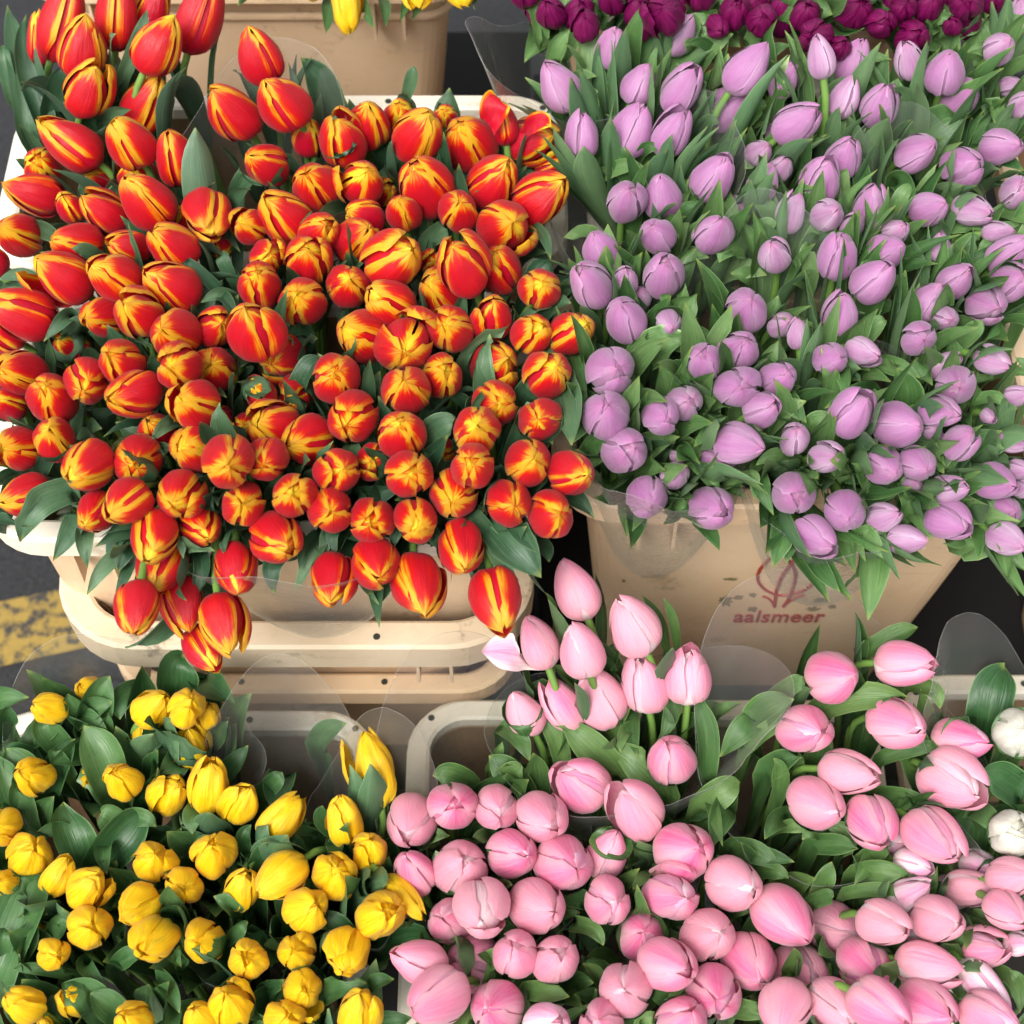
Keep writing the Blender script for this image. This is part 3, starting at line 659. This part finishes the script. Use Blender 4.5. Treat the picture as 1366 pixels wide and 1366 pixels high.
def crate(key, label, group, h=CH, rmat='rim', ribs=True, dz=0, rr_=.055, holes=(), taper=.155, rimw=.021, dx=0, lip=.024):
    x0, x1, y0, y1, z = CR[key]; z += dz
    hx, hy = (x1 - x0) / 2, (y1 - y0) / 2; cx, cy = (x0 + x1) / 2 + dx, (y0 + y1) / 2
    root = empty('flower_crate', (cx, cy, z - h)); tag(root, label, 'crate', group)
    def lp(inset, zz, r): return [(a, b, zz) for a, b in rr(hx - inset, hy - inset, max(.012, r), 8)]
    w = rimw; tp = taper * h
    # body: outside down, floor, inside up
    loops = [lp(w, h - .010, rr_ - w), lp(w + .001, h - .035, rr_ - w), lp(w + .006, h - .037, rr_ - w - .004), lp(w + tp * .5, h * .5, rr_ - w), lp(w + tp, .006, rr_ - w), lp(w + tp + .006, .0, rr_ - w - .005)]
    vs, fs = loft(loops, cap0=False)
    n = len(loops[0]); fs.append(tuple(reversed(range(len(vs) - n, len(vs)))))
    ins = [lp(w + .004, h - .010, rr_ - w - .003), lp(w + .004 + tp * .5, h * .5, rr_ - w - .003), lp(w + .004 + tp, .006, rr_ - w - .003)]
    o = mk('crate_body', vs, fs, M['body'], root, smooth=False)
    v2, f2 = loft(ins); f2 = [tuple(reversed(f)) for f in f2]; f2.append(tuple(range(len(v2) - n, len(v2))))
    mk('inner_wall', v2, f2, M['inner_shade'], root, smooth=False)
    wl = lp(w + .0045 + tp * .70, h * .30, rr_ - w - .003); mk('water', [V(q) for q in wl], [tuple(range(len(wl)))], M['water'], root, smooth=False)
    # rim flange
    L = [lp(w + .001, h - .012, rr_ - w), lp(w, h - .002, rr_ - w), lp(w - .003, h, rr_ - w + .002), lp(.003, h, rr_), lp(0, h - .003, rr_), lp(0, h - lip, rr_), lp(.0025, h - lip, rr_), lp(.0025, h - .006, rr_)]
    vs, fs = loft(L)
    o = mk('rim', vs, fs, M[rmat], root, smooth=False)
    # lower ridge
    L = [lp(w + .006, h - .058, rr_ - w), lp(w + .002, h - .060, rr_ - w), lp(w + .002, h - .064, rr_ - w), lp(w + .007, h - .066, rr_ - w)]
    vs, fs = loft(L); mk('ridge', vs, fs, M['body'], root, smooth=False)
    if ribs:
        for rx in (-hx + .075, -hx + .105, hx - .105, hx - .075):
            vs, fs = [], []; box(rx - .0015, rx + .0015, -hy + .004, -hy + w + .004, h - .075, h - lip - .001, vs, fs)
            mk('rib', vs, fs, M['body'], root, smooth=False)
    for hxp, hyp in holes:
        L = [[(hxp + .0032 * math.cos(2 * PI * i / 12), hyp + .0032 * math.sin(2 * PI * i / 12), h + q) for i in range(12)] for q in (-.004, .0007)]
        vs, fs = loft(L, cap1=True); mk('rim_hole', vs, fs, M['hole'], root, smooth=False)
    return root
def holes_for(key, back=True):
    x0, x1, y0, y1, z = CR[key]; hx, hy = (x1 - x0) / 2, (y1 - y0) / 2
    return [(-hx * .35, hy - .011), (hx * .35, hy - .011), (hx - .022, hy - .020), (-hx + .022, hy - .020), (-hx * .35, -hy + .011), (hx * .35, -hy + .011)]
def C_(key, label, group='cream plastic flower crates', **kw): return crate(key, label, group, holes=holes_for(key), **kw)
C_('red_front', 'cream crate under the nearer red and yellow tulips, its front wall ribbed', taper=.07)
C_('red_back', 'cream crate with a pale rim behind the red and yellow tulips', h=.397)
lf = C_('lilac_front', 'tan crate with red lettering and emblem under the lilac tulips', h=.460, rmat='body', taper=.10)
C_('lilac_front2', 'tan crate below the lilac tulips at the right edge beside a dark gap', h=.460, rmat='body', taper=.10)
C_('lilac_back', 'cream crate under the lilac tulips, its left rim beside the red tulips', h=.450)
C_('lilac_back2', 'cream crate hidden under the lilac tulips at the far right edge', h=.450, rmat='body')
C_('yellow', 'cream crate with a rounded pale rim holding the yellow tulips in front')
C_('pink', 'cream crate with a pale rim holding the pink tulips in front')
C_('white', 'cream crate at the right holding pink and white tulips in front')
C_('yellow_far', 'tan stained crate in the background under hanging yellow tulips', taper=.10, h=.447, rmat='body')
C_('magenta', 'cream crate in the far row holding the magenta tulips', h=.505)
# nested crates that carry the upper ones
CR['red_under'] = (-.408, .020, -.014, .285, .553)
C_('red_under', 'mouldy cream crate with a thick rim carrying the red tulip crate', 'crates at the bottom of the stacks', lip=.036, rr_=.075, rimw=.028, h=.25, rmat='oldrim')
CR['red_base'] = (-.385, .005, .010, .270, .420)
C_('red_base', 'lowest tan crate of the stack behind the yellow tulips', 'crates at the bottom of the stacks', h=.25, ribs=False, rmat='body')
CR['gap_crate'] = (-.02, .06, .09, .30, .60)

# lettering and emblem on the tan crate's front wall
x0, x1, y0, y1, z = CR['lilac_front']
hx, hy = (x1 - x0) / 2, (y1 - y0) / 2
slope = .10                                     # wall leans in by this much per metre of height
def wall(px, py):
    """point on the front wall of the lettered crate, in the crate's own frame"""
    r = ray(px, py); wy0 = y0 + .021 + .004; k = 0
    yy = wy0
    for _ in range(12):
        t = (yy - CAM.y) / r.y; p = CAM + r * t; yy = wy0 + max(0, (z - .037 - p.z)) * slope
    return V((p.x, yy - .0016, p.z)) - lf.location
wang = math.atan(slope)
a = wall(977, 828); bq = wall(1097, 828)
cu = bpy.data.curves.new('lettering', 'FONT'); cu.body = 'aalsmeer'; cu.size = .030; cu.extrude = .0004; cu.space_character = 1.05; cu.offset = .0004
tmp = bpy.data.objects.new('tmp', cu); C.objects.link(tmp); bpy.context.view_layer.update()
me = bpy.data.meshes.new_from_object(tmp); bpy.data.objects.remove(tmp); me.name = 'lettering'
wmax = max(v.co.x for v in me.vertices); s = (bq.x - a.x) / wmax
me.materials.append(M['ink'])
o = link('lettering', me, lf); o.location = a; o.scale = (s, s * 1.7, 1); o.rotation_euler = (PI / 2 - wang * -1, 0, 0)
def stroke(pts, rad, name='emblem', m='ink', n=18):
    return [wall(*p) for p in pts]
vs, fs = [], []
def add_stroke(pts, rad):
    path = [wall(*p) + V((0, .0006, 0)) for p in pts]; v, f = tube(path, rad, 5); k = len(vs)
    vs.extend(v); fs.extend([tuple(q + k for q in g) for g in f])
def smooth_line(P, n=8):
    out = []
    for i in range(len(P) - 1):
        p0 = P[max(0, i - 1)]; p1 = P[i]; p2 = P[i + 1]; p3 = P[min(len(P) - 1, i + 2)]
        for k in range(n):
            t = k / n
            out.append(tuple(.5 * (2 * b + (c - a) * t + (2 * a - 5 * b + 4 * c - d) * t * t + (3 * b - a - 3 * c + d) * t ** 3) for a, b, c, d in zip(p0, p1, p2, p3)))
    return out + [P[-1]]
for P_, r_ in (([(1030, 742), (1022, 749), (1012, 761), (1011, 773), (1019, 784), (1032, 791), (1046, 793), (1062, 790), (1078, 783), (1090, 769), (1094, 756)], .0016),
               ([(1062, 742), (1054, 753), (1043, 768), (1036, 785), (1034, 798), (1033, 808)], .0018),
               ([(1052, 747), (1058, 754), (1061, 766), (1058, 782), (1052, 797), (1045, 808)], .0018),
               ([(1017, 794), (1025, 797), (1031, 803), (1033, 808)], .0015), ([(1073, 792), (1062, 796), (1053, 801), (1045, 808)], .0015)):
    add_stroke(smooth_line(P_), r_)
mk('emblem', vs, fs, M['ink'], lf)
# remains of an old paper label on the same wall
def patch(name, cx, cy, w, h, m, seed, parent=lf):
    random.seed(seed); n = 26; vs = [wall(cx, cy)]; fs = []
    for i in range(n):
        an = 2 * PI * i / n; rr_ = random.uniform(.45, 1.0); vs.append(wall(cx + w * rr_ * math.cos(an), cy + h * rr_ * math.sin(an)))
    for i in range(n): fs.append((0, 1 + i, 1 + (i + 1) % n))
    mk(name, [v + V((0, .0008, 0)) for v in vs], fs, m, parent, smooth=False)
for i, (cx, cy, w, h) in enumerate(((968, 801, 12, 9), (985, 796, 9, 4), (1004, 793, 8, 4), (1004, 812, 9, 5), (1095, 800, 13, 6), (1085, 812, 12, 5), (832, 774, 3, 3), (975, 772, 12, 3), (1110, 808, 8, 4))):
    patch('label_remains', cx, cy, w, h, M['smudge'], 40 + i)
random.seed(5)

# ------------------------------------------------------------------ clear sleeves round the bunches: centre px, layer height, radius, flap direction (deg), flap height
def sleeve(px, py, zt, rx, ry, foot_off, flap_dir, flap, label, wave=.006, span=360, a0=0, lean=(0, 0)):
    c = at(px, py, zt); zt -= .028; flap = flap * 1.2 + .03; hgt = .16
    root = empty('plastic_sleeve', (c.x, c.y, zt - hgt)); tag(root, label, 'sleeve', 'clear plastic sleeves round the tulip bunches')
    n, m = 120, 12; vs, fs, top = [], [], []
    ph = random.uniform(0, 9)
    for j in range(m + 1):
        t = j / m
        for i in range(n + 1):
            a = R(a0 + span * i / n)
            k = .45 + .55 * t ** .8
            fl = max(0, math.cos(a - R(flap_dir))) ** 3 * flap
            w = noise.noise(V((math.cos(a) * 2, math.sin(a) * 2, ph))) * wave * 2 * t + noise.noise(V((math.cos(a) * 9, math.sin(a) * 9, ph + t * 1.5))) * .0045 * t * (1.25 - t)
            p = V(((rx + w) * k * math.cos(a) + lean[0] * t, (ry + w) * k * math.sin(a) + lean[1] * t, (hgt + fl + wave * noise.noise(V((a * 1.5, ph, 0)))) * t))
            p += V((math.cos(a), math.sin(a), 0)) * fl * .35 * t * t
            vs.append(p)
            if j == m: top.append(p)
    for j in range(m):
        for i in range(n): k = j * (n + 1) + i; fs.append((k, k + 1, k + n + 2, k + n + 1))
    mk('film', vs, fs, M['film'], root)
    tv, tf = tube(top, .0003, 4); mk('film_edge', tv, tf, M['filmedge'], root)
    return root
sleeve(175, 1015, .575, .105, .085, 0, 120, .035, 'clear sleeve round the back left bunch of yellow tulips')
sleeve(350, 1150, .55, .085, .10, 0, 80, .075, 'clear sleeve flap standing over the dark inside of the yellow crate')
sleeve(480, 1130, .56, .055, .07, 0, 70, .05, 'narrow clear sleeve round the yellow tulips next to the pink ones')
sleeve(820, 960, .60, .11, .07, 0, 10, .04, 'clear sleeve round the tall pink tulips in front of the lettered crate')
sleeve(650, 1110, .56, .085, .11, 0, 110, .07, 'clear sleeve with a grey flap left of the tall pink tulips')
sleeve(1130, 1010, .585, .12, .095, 0, 115, .075, 'clear sleeve with a wide rounded flap below the red lettering')
sleeve(1365, 1010, .59, .065, .08, 0, 130, .06, 'clear sleeve round the white tulips at the right edge')
sleeve(890, 560, .76, .075, .08, 0, 250, .02, 'clear sleeve round the lilac tulips right of the red ones')
sleeve(1030, 440, .785, .085, .09, 0, 90, .03, 'clear sleeve in the middle of the lilac tulips')
sleeve(850, 260, .80, .075, .09, 0, 40, .03, 'clear crinkled sleeve round the upper left lilac tulips')
sleeve(1130, 600, .755, .085, .08, 0, 80, .02, 'clear sleeve round the lilac tulips above the red emblem')
sleeve(1240, 330, .79, .075, .11, 0, 100, .03, 'clear sleeve round the lilac tulips at the right')
sleeve(330, 250, .79, .095, .09, 0, 75, .05, 'clear sleeve behind the upper red and yellow tulips')
sleeve(400, 640, .745, .11, .09, 0, 270, .02, 'clear sleeve round the lowest red and yellow tulips')
sleeve(760, 60, .84, .07, .07, 0, 200, .03, 'clear sleeve round the magenta tulips at the top')

# ------------------------------------------------------------------ benches that carry the rows, added near-black to darken the gaps between crates
def bench(x0, x1, y0, y1, z, label):
    root = empty('added_shade_bench', ((x0 + x1) / 2, (y0 + y1) / 2, 0)); tag(root, label, 'bench')
    cx, cy = root.location.x, root.location.y
    vs, fs = [], []; box(x0 - cx, x1 - cx, y0 - cy, y1 - cy, z - .02, z, vs, fs); mk('added_bench_top', vs, fs, M['dark'], root, smooth=False)
    vs, fs = [], []; box(x0 - cx, x1 - cx, y0 - cy, y0 - cy + .012, z - .12, z - .021, vs, fs); mk('added_bench_apron', vs, fs, M['dark'], root, smooth=False)
    for lx in (x0 + .03, x1 - .03):
        for ly in (y0 + .03, y1 - .03):
            vs, fs = [], []; box(lx - cx - .02, lx - cx + .02, ly - cy - .015, ly - cy + .02, 0, z - .021, vs, fs); mk('leg', vs, fs, M['dark'], root, smooth=False)
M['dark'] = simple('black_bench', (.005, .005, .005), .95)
bench(.03, 1.0, .06, 1.07, .224, 'raised black bench added to darken the gap between the lilac crates')
bench(-.50, .025, .295, 1.07, .298, 'added raised black bench under the far crates at left')
bench(-.40, .025, .02, .285, .168, 'added low black bench under the stacked crates at left')
bench(-.42, .95, -.42, .015, .155, 'added low black bench under the front crates')
# ------------------------------------------------------------------ ground, marking
def plane(name, pts, z, m, kind):
    o = mk(name, [V((x, y, z)) for x, y in pts], [tuple(range(len(pts)))], m, smooth=False); tag(o, kind='structure'); return o
m, nt, out = mat('asphalt'); n = N(nt); o_ = n.obj()
a = n.noise(o_, 160, 4, .7); b_ = n.noise(o_, 5, 4, .6)
col = n.mix(n.mr(a, .35, .7), (.006, .007, .008), (.036, .036, .040)); col = n.mix(n.mr(b_, .4, .7, 0, .4), col, (.03, .03, .033))
p = n.new('ShaderNodeBsdfPrincipled'); n.link(col, p.inputs['Base Color']); p.inputs['Roughness'].default_value = .8
bp = n.new('ShaderNodeBump'); bp.inputs['Strength'].default_value = .8; bp.inputs['Distance'].default_value = .006; n.link(a, bp.inputs['Height']); n.link(bp.outputs[0], p.inputs['Normal'])
n.link(p.outputs[0], out.inputs[0]); M['asphalt'] = m
plane('ground', ((-40, -40), (40, -40), (40, 40), (-40, 40)), 0, M['asphalt'], 'structure')
m, nt, out = mat('worn_yellow_paint'); n = N(nt); o_ = n.obj()
a = n.noise(o_, 60, 5, .7)
col = n.mix(n.mr(a, .45, .62), (.30, .20, .04), (.03, .03, .03)); p = n.new('ShaderNodeBsdfPrincipled'); n.link(col, p.inputs['Base Color']); p.inputs['Roughness'].default_value = .75
n.link(p.outputs[0], out.inputs[0]); M['paint'] = m
q = [at(px, py, .004) for px, py in ((-160, 835), (120, 778), (120, 862), (-160, 925))]
plane('road_marking', [(v.x, v.y) for v in q], .004, M['paint'], 'structure')

# ------------------------------------------------------------------ camera, light
cam = bpy.data.cameras.new('camera'); co = bpy.data.objects.new('camera', cam); C.objects.link(co)
co.location = CAM; co.rotation_euler = (PI / 2 - PITCH, 0, 0)
cam.sensor_width = 36; cam.lens = 18 / math.tan(FOV / 2); cam.clip_end = 200; cam.clip_start = .01
cam.dof.use_dof = True; cam.dof.focus_distance = 1.36; cam.dof.aperture_fstop = 6.3
bpy.context.scene.camera = co
w = bpy.data.worlds.new('World'); bpy.context.scene.world = w; w.use_nodes = True
nt = w.node_tree; sky = nt.nodes.new('ShaderNodeTexSky'); sky.sky_type = 'NISHITA'; sky.sun_disc = False
EL, AZ = R(54), R(-150)           # sun high, behind the photographer's left shoulder
sky.sun_elevation = EL; sky.sun_rotation = AZ; sky.air_density = 1.0; sky.dust_density = 4.0; sky.ozone_density = .6
bw = nt.nodes.new('ShaderNodeRGBToBW'); nt.links.new(sky.outputs[0], bw.inputs[0])      # cloud cover: most of the blue is gone
mxw = nt.nodes.new('ShaderNodeMix'); mxw.data_type = 'RGBA'; mxw.inputs[0].default_value = .85
nt.links.new(sky.outputs[0], mxw.inputs[6]); nt.links.new(bw.outputs[0], mxw.inputs[7])
bg = nt.nodes['Background']; bg.inputs[1].default_value = .14; nt.links.new(mxw.outputs[2], bg.inputs[0])
sl = bpy.data.lights.new('sun', 'SUN'); sl.energy = 1.5; sl.angle = R(26); sl.color = (1, .97, .92)
so = bpy.data.objects.new('sun', sl); C.objects.link(so)
sd = V((math.sin(AZ) * math.cos(EL), math.cos(AZ) * math.cos(EL), math.sin(EL)))
so.rotation_euler = sd.to_track_quat('Z', 'Y').to_euler(); so.location = (0, 0, 4)
sc = bpy.context.scene
sc.view_settings.view_transform = 'Standard'; sc.view_settings.look = 'None'; sc.view_settings.exposure = 1.05; sc.view_settings.gamma = 1
sc.cycles.max_bounces = 8; sc.cycles.transparent_max_bounces = 24; sc.cycles.use_denoising = True
sc.cycles.caustics_reflective = False; sc.cycles.caustics_refractive = False
